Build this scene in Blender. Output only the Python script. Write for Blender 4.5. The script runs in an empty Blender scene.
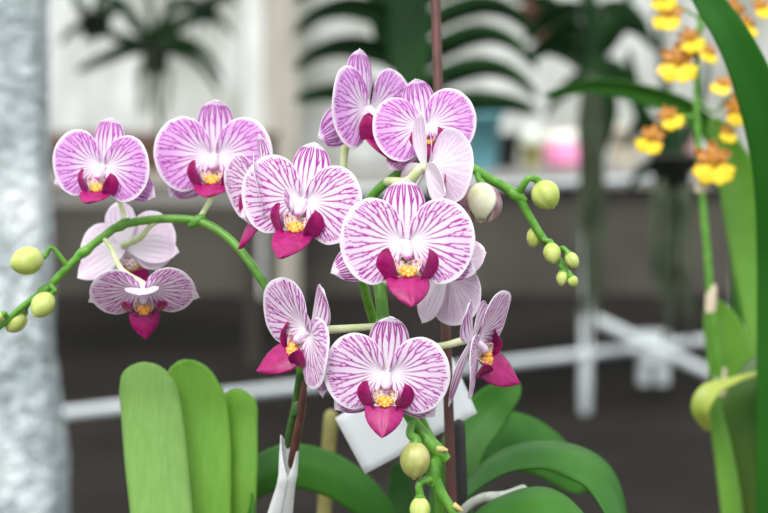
import bpy, math, random
import numpy as np
from mathutils import Vector, Matrix, Euler

random.seed(7)
PI = math.pi
scene = bpy.context.scene
COL = scene.collection

# ------------------------------------------------------------------ camera
FPX = 1627.0
CAM_LOC = Vector((0.0, 0.0, 1.05))
PITCH = math.atan((256.5 - 96) / FPX)
cam_rot = Euler((PI / 2 - PITCH, 0, 0)).to_matrix()
cd = bpy.data.cameras.new('camera')
cam = bpy.data.objects.new('camera', cd)
COL.objects.link(cam)
cam.location = CAM_LOC
cam.rotation_euler = (PI / 2 - PITCH, 0, 0)
cd.sensor_width = 36.0
cd.lens = FPX * 36.0 / 768.0
cd.clip_start = 0.05
cd.clip_end = 100
cd.dof.use_dof = True
cd.dof.focus_distance = 0.94
cd.dof.aperture_fstop = 5.9
scene.camera = cam


def P(px, py, d):
    """the point d metres in front of the camera on the sight line through (px, py)"""
    v = Vector(((px - 384) / FPX * d, -(py - 256.5) / FPX * d, -d))
    return CAM_LOC + cam_rot @ v


def D(x, y, z):
    """a direction given as right, up, towards the camera"""
    return (cam_rot @ Vector((x, y, z))).normalized()


# ------------------------------------------------------------------ helpers
def tag(o, label=None, cat=None, group=None, kind=None):
    if label: o['label'] = label
    if cat: o['category'] = cat
    if group: o['group'] = group
    if kind: o['kind'] = kind
    return o


def empty(name, loc, label, cat, group=None):
    o = bpy.data.objects.new(name, None)
    COL.objects.link(o)
    o.location = loc
    o.empty_display_size = 0.05
    return tag(o, label, cat, group)


def link(name, me, parent=None, mat=None, world=True):
    """link a mesh; when world is True its vertices are in world space"""
    o = bpy.data.objects.new(name, me)
    COL.objects.link(o)
    if mat:
        for m in (mat if isinstance(mat, (list, tuple)) else [mat]):
            me.materials.append(m)
    if parent is not None:
        o.parent = parent
        if world:
            inv = world_matrix(parent).inverted()
            me.transform(inv)
    return o


def world_matrix(o):
    m = o.matrix_basis.copy()
    if o.parent:
        m = world_matrix(o.parent) @ m
    return m


class MB:
    def __init__(self):
        self.v, self.f, self.m = [], [], []
        self.attr = {}

    def add(self, vs, fs, mi=0):
        b = len(self.v)
        self.v += [tuple(p) for p in vs]
        self.f += [tuple(b + i for i in f) for f in fs]
        self.m += [mi] * len(fs)
        return b

    def grid(self, rows, mi=0, closed=False):
        """rows: list of lists of points"""
        nr, nc = len(rows), len(rows[0])
        vs = [p for r in rows for p in r]
        fs = []
        for i in range(nr - 1):
            for j in range(nc if closed else nc - 1):
                k = (j + 1) % nc
                fs.append((i * nc + j, i * nc + k, (i + 1) * nc + k, (i + 1) * nc + j))
        return self.add(vs, fs, mi)

    def shell(self, rows, th, mi=0, mb=None):
        """closed thin shell from a grid of points"""
        A = np.array([[list(p) for p in r] for r in rows], float)
        du = np.gradient(A, axis=1)
        dv = np.gradient(A, axis=0)
        n = np.cross(du, dv)
        ln = np.linalg.norm(n, axis=2, keepdims=True)
        n = n / np.maximum(ln, 1e-12)
        B = A - n * th
        nr, nc = A.shape[:2]
        b = len(self.v)
        self.v += [tuple(p) for p in A.reshape(-1, 3)] + [tuple(p) for p in B.reshape(-1, 3)]
        N = nr * nc
        idx = lambda i, j: b + i * nc + j
        f0 = len(self.f)
        for i in range(nr - 1):
            for j in range(nc - 1):
                self.f.append((idx(i, j), idx(i, j + 1), idx(i + 1, j + 1), idx(i + 1, j)))
                self.m.append(mi)
                self.f.append((N + idx(i, j), N + idx(i + 1, j), N + idx(i + 1, j + 1), N + idx(i, j + 1)))
                self.m.append(mi if mb is None else mb)
        ring = [(0, j) for j in range(nc)] + [(i, nc - 1) for i in range(1, nr)] + \
               [(nr - 1, j) for j in range(nc - 2, -1, -1)] + [(i, 0) for i in range(nr - 2, 0, -1)]
        for q in range(len(ring)):
            a, c = ring[q], ring[(q + 1) % len(ring)]
            self.f.append((idx(*c), idx(*a), N + idx(*a), N + idx(*c)))
            self.m.append(mi)
        return b, N

    def tube(self, pts, rads, n=12, mi=0, sub=6, cap=True):
        pts = [Vector(p) for p in pts]
        if not isinstance(rads, (list, tuple)): rads = [rads] * len(pts)
        q, rr = spline(pts, rads, sub)
        rows = []
        t0 = (q[1] - q[0]).normalized()
        up = Vector((0, 0, 1)) if abs(t0.z) < 0.9 else Vector((1, 0, 0))
        nx = t0.cross(up).normalized()
        for i, p in enumerate(q):
            t = (q[min(i + 1, len(q) - 1)] - q[max(i - 1, 0)]).normalized()
            nx = (nx - t * nx.dot(t)).normalized()
            ny = t.cross(nx)
            rows.append([p + (nx * math.cos(2 * PI * k / n) + ny * math.sin(2 * PI * k / n)) * rr[i] for k in range(n)])
        if cap:
            ta = (q[0] - q[1]).normalized(); tb = (q[-1] - q[-2]).normalized()
            def shr(row, c, t, r, s, o): return [c + (p - c) * s + t * r * o for p in row]
            rows = [shr(rows[0], q[0], ta, rr[0], .05, 1), shr(rows[0], q[0], ta, rr[0], .7, .7)] + rows + \
                   [shr(rows[-1], q[-1], tb, rr[-1], .7, .7), shr(rows[-1], q[-1], tb, rr[-1], .05, 1)]
        return self.grid(rows, mi, closed=True)

    def box(self, lo, hi, mi=0, M=None):
        vs = [Vector((x, y, z)) for x in (lo[0], hi[0]) for y in (lo[1], hi[1]) for z in (lo[2], hi[2])]
        if M: vs = [M @ v for v in vs]
        return self.add(vs, [(0, 1, 3, 2), (4, 6, 7, 5), (0, 4, 5, 1), (2, 3, 7, 6), (0, 2, 6, 4), (1, 5, 7, 3)], mi)

    def lathe(self, c, axis, prof, n=28, mi=0, ridge=0, ridge_n=3):
        """prof: (distance along axis, radius)"""
        c = Vector(c); a = Vector(axis).normalized()
        up = Vector((0, 0, 1)) if abs(a.z) < .9 else Vector((1, 0, 0))
        x = a.cross(up).normalized(); y = a.cross(x)
        rows = []
        for (h, r) in prof:
            rows.append([c + a * h + (x * math.cos(2 * PI * k / n) + y * math.sin(2 * PI * k / n)) * r *
                         (1 - ridge * (abs(math.cos(ridge_n * PI * k / n)) ** 12)) for k in range(n)])
        return self.grid(rows, mi, closed=True)

    def mesh(self, name, smooth=True):
        me = bpy.data.meshes.new(name)
        me.from_pydata(self.v, [], self.f)
        me.polygons.foreach_set('material_index', self.m)
        me.polygons.foreach_set('use_smooth', [smooth] * len(self.f))
        for k, a in self.attr.items():
            at = me.attributes.new(k, 'FLOAT', 'POINT')
            at.data.foreach_set('value', np.asarray(a, dtype=np.float32))
        me.update()
        return me

    def build(self, name, mat, parent=None, smooth=True, world=True):
        return link(name, self.mesh(name, smooth), parent, mat, world)


def spline(pts, vals, sub):
    """Catmull-Rom through points with interpolated values"""
    out, ov = [], []
    n = len(pts)
    for i in range(n - 1):
        p0 = pts[i - 1] if i > 0 else pts[0] * 2 - pts[1]
        p1, p2 = pts[i], pts[i + 1]
        p3 = pts[i + 2] if i + 2 < n else pts[-1] * 2 - pts[-2]
        for k in range(sub):
            t = k / sub
            t2, t3 = t * t, t * t * t
            out.append(0.5 * ((2 * p1) + (p2 - p0) * t + (2 * p0 - 5 * p1 + 4 * p2 - p3) * t2 + (3 * p1 - p0 - 3 * p2 + p3) * t3))
            ov.append(vals[i] * (1 - t) + vals[i + 1] * t)
    out.append(pts[-1]); ov.append(vals[-1])
    return out, ov


def interp(x, xs, ys):
    return float(np.interp(x, xs, ys))


# ------------------------------------------------------------------ materials
def new_mat(name):
    m = bpy.data.materials.new(name)
    m.use_nodes = True
    nt = m.node_tree
    b = nt.nodes['Principled BSDF']
    return m, nt, b


def node(nt, t, **kw):
    n = nt.nodes.new(t)
    for k, v in kw.items():
        if k.startswith('i_'):
            n.inputs[k[2:].replace('_', ' ')].default_value = v
        else:
            setattr(n, k, v)
    return n


def ramp(nt, fac, stops):
    r = nt.nodes.new('ShaderNodeValToRGB')
    el = r.color_ramp.elements
    while len(el) < len(stops): el.new(0.5)
    for e, (p, c) in zip(el, stops):
        e.position = p
        e.color = (c[0], c[1], c[2], 1)
    nt.links.new(fac, r.inputs['Fac'])
    return r.outputs['Color']


def mixc(nt, fac, a, b, mode='MIX'):
    m = nt.nodes.new('ShaderNodeMix')
    m.data_type = 'RGBA'
    m.blend_type = mode
    for s, v in ((0, fac), (6, a), (7, b)):
        if hasattr(v, 'is_output'): nt.links.new(v, m.inputs[s])
        elif s == 0: m.inputs[0].default_value = v
        else: m.inputs[s].default_value = (v[0], v[1], v[2], 1)
    return m.outputs[2]


def attr(nt, name):
    a = nt.nodes.new('ShaderNodeAttribute')
    a.attribute_name = name
    return a.outputs['Fac']


def noise(nt, scale, detail=3, rough=.5, stretch=None, coord='Object'):
    tc = nt.nodes.new('ShaderNodeTexCoord')
    mp = nt.nodes.new('ShaderNodeMapping')
    if stretch: mp.inputs['Scale'].default_value = stretch
    nt.links.new(tc.outputs[coord], mp.inputs['Vector'])
    n = nt.nodes.new('ShaderNodeTexNoise')
    n.inputs['Scale'].default_value = scale
    n.inputs['Detail'].default_value = detail
    n.inputs['Roughness'].default_value = rough
    nt.links.new(mp.outputs['Vector'], n.inputs['Vector'])
    return n.outputs['Fac']


def bump(nt, b, h, strength=.3, dist=.001):
    bp = nt.nodes.new('ShaderNodeBump')
    bp.inputs['Strength'].default_value = strength
    bp.inputs['Distance'].default_value = dist
    nt.links.new(h, bp.inputs['Height'])
    nt.links.new(bp.outputs['Normal'], b.inputs['Normal'])


def add_translucent(nt, b, col, fac):
    tr = nt.nodes.new('ShaderNodeBsdfTranslucent')
    if hasattr(col, 'is_output'): nt.links.new(col, tr.inputs['Color'])
    else: tr.inputs['Color'].default_value = (*col, 1)
    mx = nt.nodes.new('ShaderNodeMixShader')
    mx.inputs[0].default_value = fac
    nt.links.new(b.outputs[0], mx.inputs[1])
    nt.links.new(tr.outputs[0], mx.inputs[2])
    nt.links.new(mx.outputs[0], nt.nodes['Material Output'].inputs['Surface'])


def noise_mat(name, c1, c2, scale=30, rough=.5, bmp=0, bdist=.001, stretch=None, trans=0, spec=.5, metal=0, lo=.35, hi=.65, detail=3):
    m, nt, b = new_mat(name)
    h = noise(nt, scale, detail, .55, stretch)
    c = ramp(nt, h, [(lo, c1), (hi, c2)])
    nt.links.new(c, b.inputs['Base Color'])
    b.inputs['Roughness'].default_value = rough
    b.inputs['Specular IOR Level'].default_value = spec
    b.inputs['Metallic'].default_value = metal
    if bmp: bump(nt, b, h, bmp, bdist)
    if trans: add_translucent(nt, b, c, trans)
    return m


def petal_mat(name, pale, wash, vein, washmax=.75):
    m, nt, b = new_mat(name)
    h = noise(nt, 900, 2)
    w = attr(nt, 'wash')
    v = attr(nt, 'vein')
    mw = nt.nodes.new('ShaderNodeMath'); mw.operation = 'MULTIPLY'; mw.inputs[1].default_value = washmax
    nt.links.new(w, mw.inputs[0])
    c = mixc(nt, mw.outputs[0], pale, wash)
    c = mixc(nt, v, c, vein)
    nt.links.new(c, b.inputs['Base Color'])
    b.inputs['Roughness'].default_value = .5
    b.inputs['Specular IOR Level'].default_value = .3
    b.inputs['Sheen Weight'].default_value = .08
    bump(nt, b, h, .12, .0003)
    add_translucent(nt, b, c, .3)
    return m


M_PETAL = petal_mat('striped_petal', (.91, .85, .91), (.82, .50, .82), (.43, .03, .35), .42)
M_PETAL_LILAC = petal_mat('lilac_petal', (.88, .80, .89), (.74, .37, .76), (.43, .06, .40), .85)
M_MAGENTA = noise_mat('magenta_lip', (.27, .003, .085), (.38, .010, .155), 260, .38, .1, .0004, trans=.12, spec=.35)
M_CALLUS = noise_mat('yellow_callus', (.88, .50, .09), (.62, .16, .02), 700, .5, .5, .0008, lo=.45, hi=.62)
M_THROAT = noise_mat('speckled_throat', (.85, .72, .66), (.34, .05, .12), 620, .45, trans=.15, lo=.53, hi=.62)
M_COLUMN = noise_mat('column_pink', (.92, .80, .90), (.80, .52, .76), 260, .35, trans=.15)
M_PINKCAP = noise_mat('anther_cap', (.62, .12, .50), (.72, .25, .60), 400, .4)
M_STEM = noise_mat('green_stem', (.06, .20, .014), (.12, .31, .035), 140, .38, .15, .0005, spec=.4)
M_STEM_DARK = noise_mat('maroon_stem', (.075, .03, .02), (.14, .05, .035), 120, .45, .15, .0005)
M_PEDICEL = noise_mat('pale_pedicel', (.50, .60, .26), (.66, .70, .45), 120, .4, trans=.1)
M_BUD = noise_mat('yellow_green_bud', (.40, .50, .09), (.56, .63, .20), 90, .42, .12, .0006, trans=.12)
M_BUD_OLIVE = noise_mat('olive_bud', (.32, .34, .08), (.48, .48, .18), 120, .42, .12, .0006, trans=.1)
M_BUD_CREAM = noise_mat('cream_bud', (.62, .64, .36), (.78, .77, .62), 60, .45, .1, .0006, trans=.15)
M_BUD_PURPLE = noise_mat('purple_tinged_bud', (.60, .52, .46), (.26, .08, .16), 110, .45, trans=.1, stretch=(1, 1, .3))
M_TIP = noise_mat('node_tip', (.42, .32, .11), (.50, .44, .16), 200, .5)
M_LEAF_LIGHT = noise_mat('light_green_leaf', (.20, .40, .085), (.28, .49, .14), 60, .45, .12, .0006, stretch=(6, 6, .25), trans=.3, spec=.3, lo=.2, hi=.8)
M_LEAF_LIGHT2 = noise_mat('apple_green_leaf', (.15, .37, .035), (.21, .44, .06), 60, .45, .12, .0006, stretch=(6, 6, .25), trans=.3, spec=.3, lo=.2, hi=.8)
M_LEAF = noise_mat('green_leaf', (.018, .095, .008), (.040, .155, .015), 14, .45, .1, .0006, trans=.12, spec=.22)
M_LEAF_DARK = noise_mat('dark_green_leaf', (.010, .050, .008), (.025, .09, .016), 12, .5, .1, .0006, trans=.08, spec=.2)
M_LEAF_VANDA = noise_mat('vanda_leaf', (.005, .024, .006), (.014, .050, .012), 6, .6, trans=.05, spec=.15)
M_LEAF_YELLOW = noise_mat('yellowing_leaf', (.24, .36, .05), (.46, .47, .08), 20, .45, trans=.2)
M_ROOT = noise_mat('silver_root', (.30, .34, .28), (.50, .52, .46), 90, .75, .3, .0008)
M_ROOT_DARK = noise_mat('dangling_root', (.025, .04, .018), (.07, .085, .05), 12, .85)


# ------------------------------------------------------------------ orchid petals
def gen_veins(n0, f1, f2, seed, ends=.95, cross=30, start=.06):
    """polylines in (s, v) space: a fan that forks twice and nets together near the rim"""
    rnd = random.Random(seed)
    lines = []
    ss = [-.93 + 1.86 * i / (n0 - 1) for i in range(n0)]
    dsp = 1.86 / (n0 - 1)
    tips = []

    def grow(s, v, ds, level):
        nxt = [rnd.uniform(*f1), rnd.uniform(*f2), 9][min(level, 2)]
        vend = min(nxt, rnd.uniform(ends - .05, ends + .01))
        k = max(2, int((vend - v) / .05))
        pts = [(s, v)]
        tgt = s + ds
        for i in range(1, k + 1):
            t = i / k
            e = t * t * (3 - 2 * t) if level else t
            pts.append((s + (tgt - s) * e + rnd.uniform(-.006, .006), v + (vend - v) * t))
        lines.append((pts, level))
        s1, v1 = pts[-1]
        if nxt < ends - .05:
            sp = dsp / 2 ** (level + 1) * .52
            if level >= 1 and rnd.random() < .12:
                grow(s1, v1, 0, level + 1)
            else:
                grow(s1, v1, sp * rnd.uniform(.7, 1.1), level + 1)
                grow(s1, v1, -sp * rnd.uniform(.7, 1.1), level + 1)
        else:
            tips.append((s1, v1))
    for s in ss:
        grow(s + rnd.uniform(-.02, .02), start, rnd.uniform(-.02, .02), 0)
    for _ in range(cross):
        s, v = rnd.uniform(-.9, .9), rnd.uniform(.55, .88)
        d = rnd.choice((-1, 1)) * dsp * rnd.uniform(.25, .4)
        lines.append(([(s, v), (s + d, v + rnd.uniform(.03, .09))], 2))
    return lines


def smooth(a, lo, hi):
    t = np.clip((a - lo) / (hi - lo), 0, 1)
    return t * t * (3 - 2 * t)


def tepal_mesh(name, mapf, zf, veins, nu, nv, width, blotch=None, th=.35, wash_scale=1.0, back=.22, mirror=False, vfade=.94):
    """mapf(s, v) -> x, y in mm (numpy); zf(s, v) -> z in mm; a closed shell with veins stored on its vertices"""
    S, V = np.meshgrid(np.linspace(-1, 1, nu), np.linspace(0.02, 1, nv))
    X, Y = mapf(S, V)
    Z = zf(S, V)
    segs, wd = [], []
    for pts, lev in veins:
        a = np.array(pts)
        x, y = mapf(np.clip(a[:, 0], -1, 1), a[:, 1])
        for i in range(len(pts) - 1):
            segs.append((x[i], y[i], x[i + 1], y[i + 1]))
            vm = (a[i, 1] + a[i + 1, 1]) / 2
            wd.append(width * (1.0 if lev == 0 else .82 if lev == 1 else .64) * (.75 + .5 * min(1, vm * 1.6)))
    segs = np.array(segs); wd = np.array(wd)
    px, py = X.ravel(), Y.ravel()
    best = np.full(px.shape, 9.0)
    for k in range(len(segs)):
        x0, y0, x1, y1 = segs[k]
        dx, dy = x1 - x0, y1 - y0
        L2 = dx * dx + dy * dy + 1e-9
        t = np.clip(((px - x0) * dx + (py - y0) * dy) / L2, 0, 1)
        d = np.hypot(px - x0 - t * dx, py - y0 - t * dy) / wd[k]
        best = np.minimum(best, d)
    best = best.reshape(S.shape)
    line = 1 - smooth(best, .55, 1.35)
    fade = smooth(V, .16, .42) * (1 - smooth(V, vfade, vfade + .055)) * (1 - smooth(np.abs(S), .94, 1.0) * .9)
    vein = line * fade * (.80 + .20 * smooth(V, .3, .7))
    if blotch is not None:
        s0, s1, v0, v1 = blotch
        bl = smooth(S, s0 - .06, s0 + .04) * (1 - smooth(S, s1 - .04, s1 + .06)) * smooth(V, v0 - .1, v0 + .1) * (1 - smooth(V, v1 - .05, v1 + .05))
        vein = np.maximum(vein, bl * .85 * (.6 + .4 * line))
    wash = smooth(V, .28, .75) * (1 - smooth(V, .90, .99)) * (1 - smooth(np.abs(S), .88, 1.0)) * wash_scale
    mb = MB()
    if mirror: X = -X
    k, q = nv // 2, nu // 2
    if (X[k, q + 1] - X[k, q]) * (Y[k + 1, q] - Y[k, q]) - (Y[k, q + 1] - Y[k, q]) * (X[k + 1, q] - X[k, q]) < 0:
        X, Y, Z, vein, wash = (a[:, ::-1] for a in (X, Y, Z, vein, wash))   # the first face of the shell looks forward
    rows = [[(X[i, j] * .001, Y[i, j] * .001, Z[i, j] * .001) for j in range(nu)] for i in range(nv)]
    b, N = mb.shell(rows, th * .001)
    mb.attr['vein'] = np.concatenate([vein.ravel(), vein.ravel() * back])
    mb.attr['wash'] = np.concatenate([wash.ravel(), wash.ravel() * .35])
    return mb.mesh(name)


PET_A = np.radians([-80, -68, -52, -35, -18, 0, 18, 35, 50, 64, 76, 84])
PET_R = np.array([3, 23, 33, 37.5, 39.5, 40.5, 40, 38, 33.5, 26, 15, 3])


def _smooth_table(xs, ys, x):
    # smooth the polar outline
    k = np.linspace(xs[0], xs[-1], 400)
    y = np.interp(k, xs, ys)
    w = np.hanning(31); w /= w.sum()
    yp = np.pad(y, 15, mode='reflect', reflect_type='odd')
    y = np.convolve(yp, w, 'valid')
    y[0] = ys[0]; y[-1] = ys[-1]
    return np.interp(x, k, y)


def petal_map(s, v):
    a0, a1 = PET_A[0], PET_A[-1]
    c = (a0 + a1) / 2
    full = c + s * (a1 - a0) / 2
    R = _smooth_table(PET_A, PET_R, full)
    ang = full * (.62 + .38 * smooth(v, 0, .75)) if np.ndim(v) else full
    return v * R * np.cos(ang) + 1.0, v * R * np.sin(ang) + 1.0


def petal_z(curl, cup):
    def f(s, v):
        return 1.2 + cup * v - curl * v ** 3 - 2.2 * s * s * v * v + .55 * np.sin(5.5 * s + 1) * v * v + .5 * np.sin(9 * s) * v ** 4
    return f


def sepal_map(L, W, point):
    def f(s, v):
        v = np.clip(v, 0, 1)
        t = np.clip((v - .56) / .44, -1.27, 1)
        up = np.power(np.clip(1 - np.abs(t) ** 2.1, 0, 1), .5 if point < .7 else .72)
        lo = .30 + .70 * np.cos(np.clip(-t, 0, 1.27) / 1.27 * PI / 2) ** 1.2
        w = W * np.where(t > 0, up, lo)
        w = np.maximum(w, .2)
        return s * w, v * L * (1 - .03 * s * s) + 0.5
    return f


def sepal_z(back, conv):
    def f(s, v):
        return -.8 - back * v * v - conv * s * s * np.sin(PI * np.clip(v, 0, 1)) + .3 * np.sin(4 * s + 3 * v)
    return f


def rot2(f, ang):
    ca, sa = math.cos(ang), math.sin(ang)
    def g(s, v):
        x, y = f(s, v)
        return x * ca - y * sa, x * sa + y * ca
    return g


PETALS_R, PETALS_L, DORSALS, LATS_R, LATS_L = [], [], [], [], []
NU, NV = 120, 84
for i in range(3):
    vr = gen_veins(14, (.32, .60), (.66, .84), 10 + i, cross=6)
    vl = gen_veins(14, (.32, .60), (.66, .84), 30 + i, cross=6)
    bl = (-.80, -.66, .45, .86) if i != 2 else None
    zz = petal_z((3.5, 4.5, 2.5)[i], (8.0, 9.5, 7.0)[i])
    PETALS_R.append(tepal_mesh('petal', petal_map, zz, vr, NU, NV, .47, bl))
    PETALS_L.append(tepal_mesh('petal', petal_map, zz, vl, NU, NV, .47, bl, mirror=True))
for i in range(2):
    vd = gen_veins(7, (.30, .55), (2, 3), 50 + i, cross=4, ends=.93)
    DORSALS.append(tepal_mesh('dorsal_sepal', sepal_map(38, 13.2, .62), sepal_z((2, -3)[i], 2.5), vd, 72, 64, .50, wash_scale=.6, vfade=.88))
    vq = gen_veins(6, (.30, .55), (2, 3), 60 + i, cross=4, ends=.93)
    m1 = sepal_map((47, 43)[i], (12.5, 13)[i], .8)
    la = math.radians((112, 130)[i])
    LATS_R.append(tepal_mesh('lateral_sepal', rot2(m1, -la), sepal_z(3, 2), vq, 64, 60, .46, wash_scale=.55, vfade=.88))
    LATS_L.append(tepal_mesh('lateral_sepal', rot2(m1, la), sepal_z(3, 2), vq, 64, 60, .46, wash_scale=.55, vfade=.88))


def lip_mesh(height=16.5, fwd=17.0):
    mb = MB()
    # mid lobe: keeled, widest near its base, tapering to a small point
    rows = []
    for i in range(30):
        t = i / 29
        w = interp(t, [0, .08, .2, .38, .56, .72, .86, .95, 1], [11.4, 12.0, 12.2, 11.5, 9.8, 7.4, 4.6, 2.4, .8])
        cy = -18.5 - height * t
        cz = 10.5 + fwd * t - 4 * t * t
        row = []
        for j in range(21):
            s = -1 + j / 10
            row.append(Vector((s * w, cy - .6 * s * s + .4 * math.sin(3 * s), cz - 3.4 * s * s * (1 - .3 * t) - .6 * math.exp(-(s / .12) ** 2))) * .001)
        rows.append(row[::-1])
    mb.shell(rows, .0006, 0)
    # side lobes: two broad wings standing beside the throat
    for sg in (-1, 1):
        rows = []
        for i in range(24):
            t = i / 23
            hw = 6.8 * math.sin(PI * (.14 + .86 * t) ** .95) ** .5 if t < 1 else .3
            row = []
            for j in range(17):
                q = -1 + j / 8                # back, outer edge to front, inner edge
                x = sg * (8.6 + 3.6 * math.sin(PI * .7 * t) - q * hw * .66 + 1.4 * q * q)
                y = -19.5 + 16.5 * t - .8 * q * q
                z = 9.0 + q * hw * .62 + 2.8 * math.sin(PI * t * .7)
                row.append(Vector((x, y, z)) * .001)
            rows.append(row)
        mb.shell(rows, .0006, 0)
    # throat: a speckled cup between the wings
    rows = []
    for i in range(18):
        a = PI * (.04 + .48 * i / 17)
        row = []
        for j in range(29):
            b = PI * .93 + PI * 1.14 * j / 28
            row.append(Vector((8.0 * math.sin(a) * math.cos(b), -10.5 + 8.6 * math.sin(a) * math.sin(b), 3.0 + 7.0 * (1 - math.cos(a)))) * .001)
        rows.append(row)
    mb.shell(rows, .0005, 2)
    # callus: yellow bumps on the floor of the throat
    for k, (x, y, z, r) in enumerate(((-3.6, -16.2, 8.6, 2.4), (3.6, -16.2, 8.6, 2.4), (0, -16.6, 9.4, 2.8), (-1.9, -14.4, 7.6, 2.0), (1.9, -14.4, 7.6, 2.0), (-2.0, -17.6, 10.6, 1.7), (2.0, -17.6, 10.6, 1.7), (0, -18.2, 11.2, 1.3))):
        prof = [(r * math.cos(PI - PI * i / 8), max(.05, r * math.sin(PI * i / 8))) for i in range(9)]
        mb.lathe(Vector((x, y, z)) * .001, (0, .2, 1), [(a * .001, b * .001) for a, b in prof], 12, 1)
    return mb.mesh('lip')


def column_mesh():
    mb = MB()
    mb.tube([Vector(p) * .001 for p in ((0, .5, -1), (0, -.8, 2.5), (0, -3.6, 5.5), (0, -6.6, 7.6))], [.0034, .0034, .0033, .0032], 18, 0, 5)
    for x in (-2.8, 2.8):                    # wings along the column
        mb.tube([Vector(p) * .001 for p in ((x * .7, -1, 2), (x, -4.6, 4.6), (x * .75, -7.8, 6.6))], [.0008, .0014, .0009], 8, 0, 4)
    prof = [(2.3 * math.cos(PI - PI * i / 8), max(.05, 2.3 * math.sin(PI * i / 8))) for i in range(9)]
    mb.lathe(Vector((0, -8.0, 8.2)) * .001, (0, -.5, 1), [(a * .001, b * .001) for a, b in prof], 14, 1)
    return mb.mesh('column')


LIPS = [lip_mesh(), lip_mesh(9.0, 19.0), lip_mesh(15.5, 24.0)]
for l in LIPS:
    for m in (M_MAGENTA, M_CALLUS, M_THROAT): l.materials.append(m)
COLUMN = column_mesh()
COLUMN.materials.append(M_COLUMN); COLUMN.materials.append(M_PINKCAP)
for l in PETALS_R + PETALS_L + DORSALS + LATS_R + LATS_L:
    l.materials.append(M_PETAL)


def basis(f, d):
    f = Vector(f).normalized()
    d = Vector(d)
    d = (d - f * d.dot(f)).normalized()
    x = d.cross(f)
    M = Matrix((x, d, f)).transposed()
    return cam_rot @ M


def flower(plant, px, py, depth, f, d, scale, attach, var=0, lilac=False, ped_r=.0017, lip=0, lat=True, label=None, fold=0, bend=None, lips=1.0, hood=0):
    """attach: world point on the stem where the pedicel leaves it"""
    M3 = basis(f, d)
    loc = P(px, py, depth)
    MW = Matrix.Translation(loc) @ M3.to_4x4() @ Matrix.Scale(scale, 4)
    inv = MW.inverted()
    a = inv @ attach
    mb = MB()
    s = 1 / scale
    back = Vector((0, 0, -.004))
    ctrl = Vector((0, 0, -.016 * s)) if bend is None else inv @ bend
    pts = [Vector((0, 0, .0005)), back, ctrl, ctrl.lerp(a, .55) + Vector((0, 0, -.003)), a]
    mb.tube(pts, [.0034, .0030, ped_r * s * 1.15, ped_r * s, ped_r * s * 1.1], 12, 0, 7)
    me = mb.mesh('flower')
    o = link('flower', me, plant, M_PEDICEL, world=False)
    o.matrix_parent_inverse = Matrix.Identity(4)
    o.matrix_basis = world_matrix(plant).inverted() @ MW
    if label: o['label'] = label
    parts = [('petal', PETALS_R[var % 3]), ('petal', PETALS_L[var % 3]), ('dorsal_sepal', DORSALS[var % 2])]
    if lat: parts += [('lateral_sepal', LATS_R[var % 2]), ('lateral_sepal', LATS_L[var % 2])]
    for k, (nm, m) in enumerate(parts):
        p = bpy.data.objects.new(nm, m)
        COL.objects.link(p)
        p.parent = o
        if fold and k < 2:                   # petals swung forward (+) or back (-)
            
            ff = fold if isinstance(fold, tuple) else (fold, fold)
            p.rotation_euler = (0, (-ff[0] if k == 0 else ff[1]), 0)
        if hood and k == 2: p.rotation_euler = (hood, 0, 0)
        if lilac:
            p.material_slots[0].link = 'OBJECT'
            p.material_slots[0].material = M_PETAL_LILAC
    p = bpy.data.objects.new('lip', LIPS[lip]); COL.objects.link(p); p.parent = o; p.scale = (lips,) * 3
    p['label'] = 'magenta lip with a yellow callus'
    p = bpy.data.objects.new('column', COLUMN); COL.objects.link(p); p.parent = o
    return o


def bud(plant, px, py, depth, rl, rw, axis, attach, mat, ctrl=None, ped=.0015, label=None, pm=None, name='bud'):
    """rl, rw: half length and half width in px at this depth; axis (right, up, towards) points to the tip"""
    k = depth / FPX
    c = P(px, py, depth)
    ax = D(*axis)
    L, W = rl * k, rw * k
    mb = MB()
    prof = []
    for i in range(19):
        t = i / 18
        h = -L + 2 * L * t
        r = W * (math.sin(PI * t) ** .52) * (1.04 - .10 * t) if 0 < t < 1 else W * .02
        prof.append((h, r))
    mb.lathe(c, ax, prof, 36, 0, .10, 3)
    # small sepal beak at the tip
    mb.lathe(c + ax * L * .95, ax, [(0, W * .16), (L * .05, W * .12), (L * .09, W * .03)], 12, 0)
    o = mb.build(name, mat, plant)
    if label: o['label'] = label
    base = c - ax * L * .95
    mid = P(*ctrl) if ctrl else base.lerp(attach, .5) + Vector((0, 0, .002))
    mb = MB()
    mb.tube([attach, mid, base - ax * L * .15, base + ax * L * .1], [ped * 1.2, ped, ped * 1.1, ped * 1.6], 12, 0, 6)
    mb.build('pedicel', pm or M_STEM, o)
    return o


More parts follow.
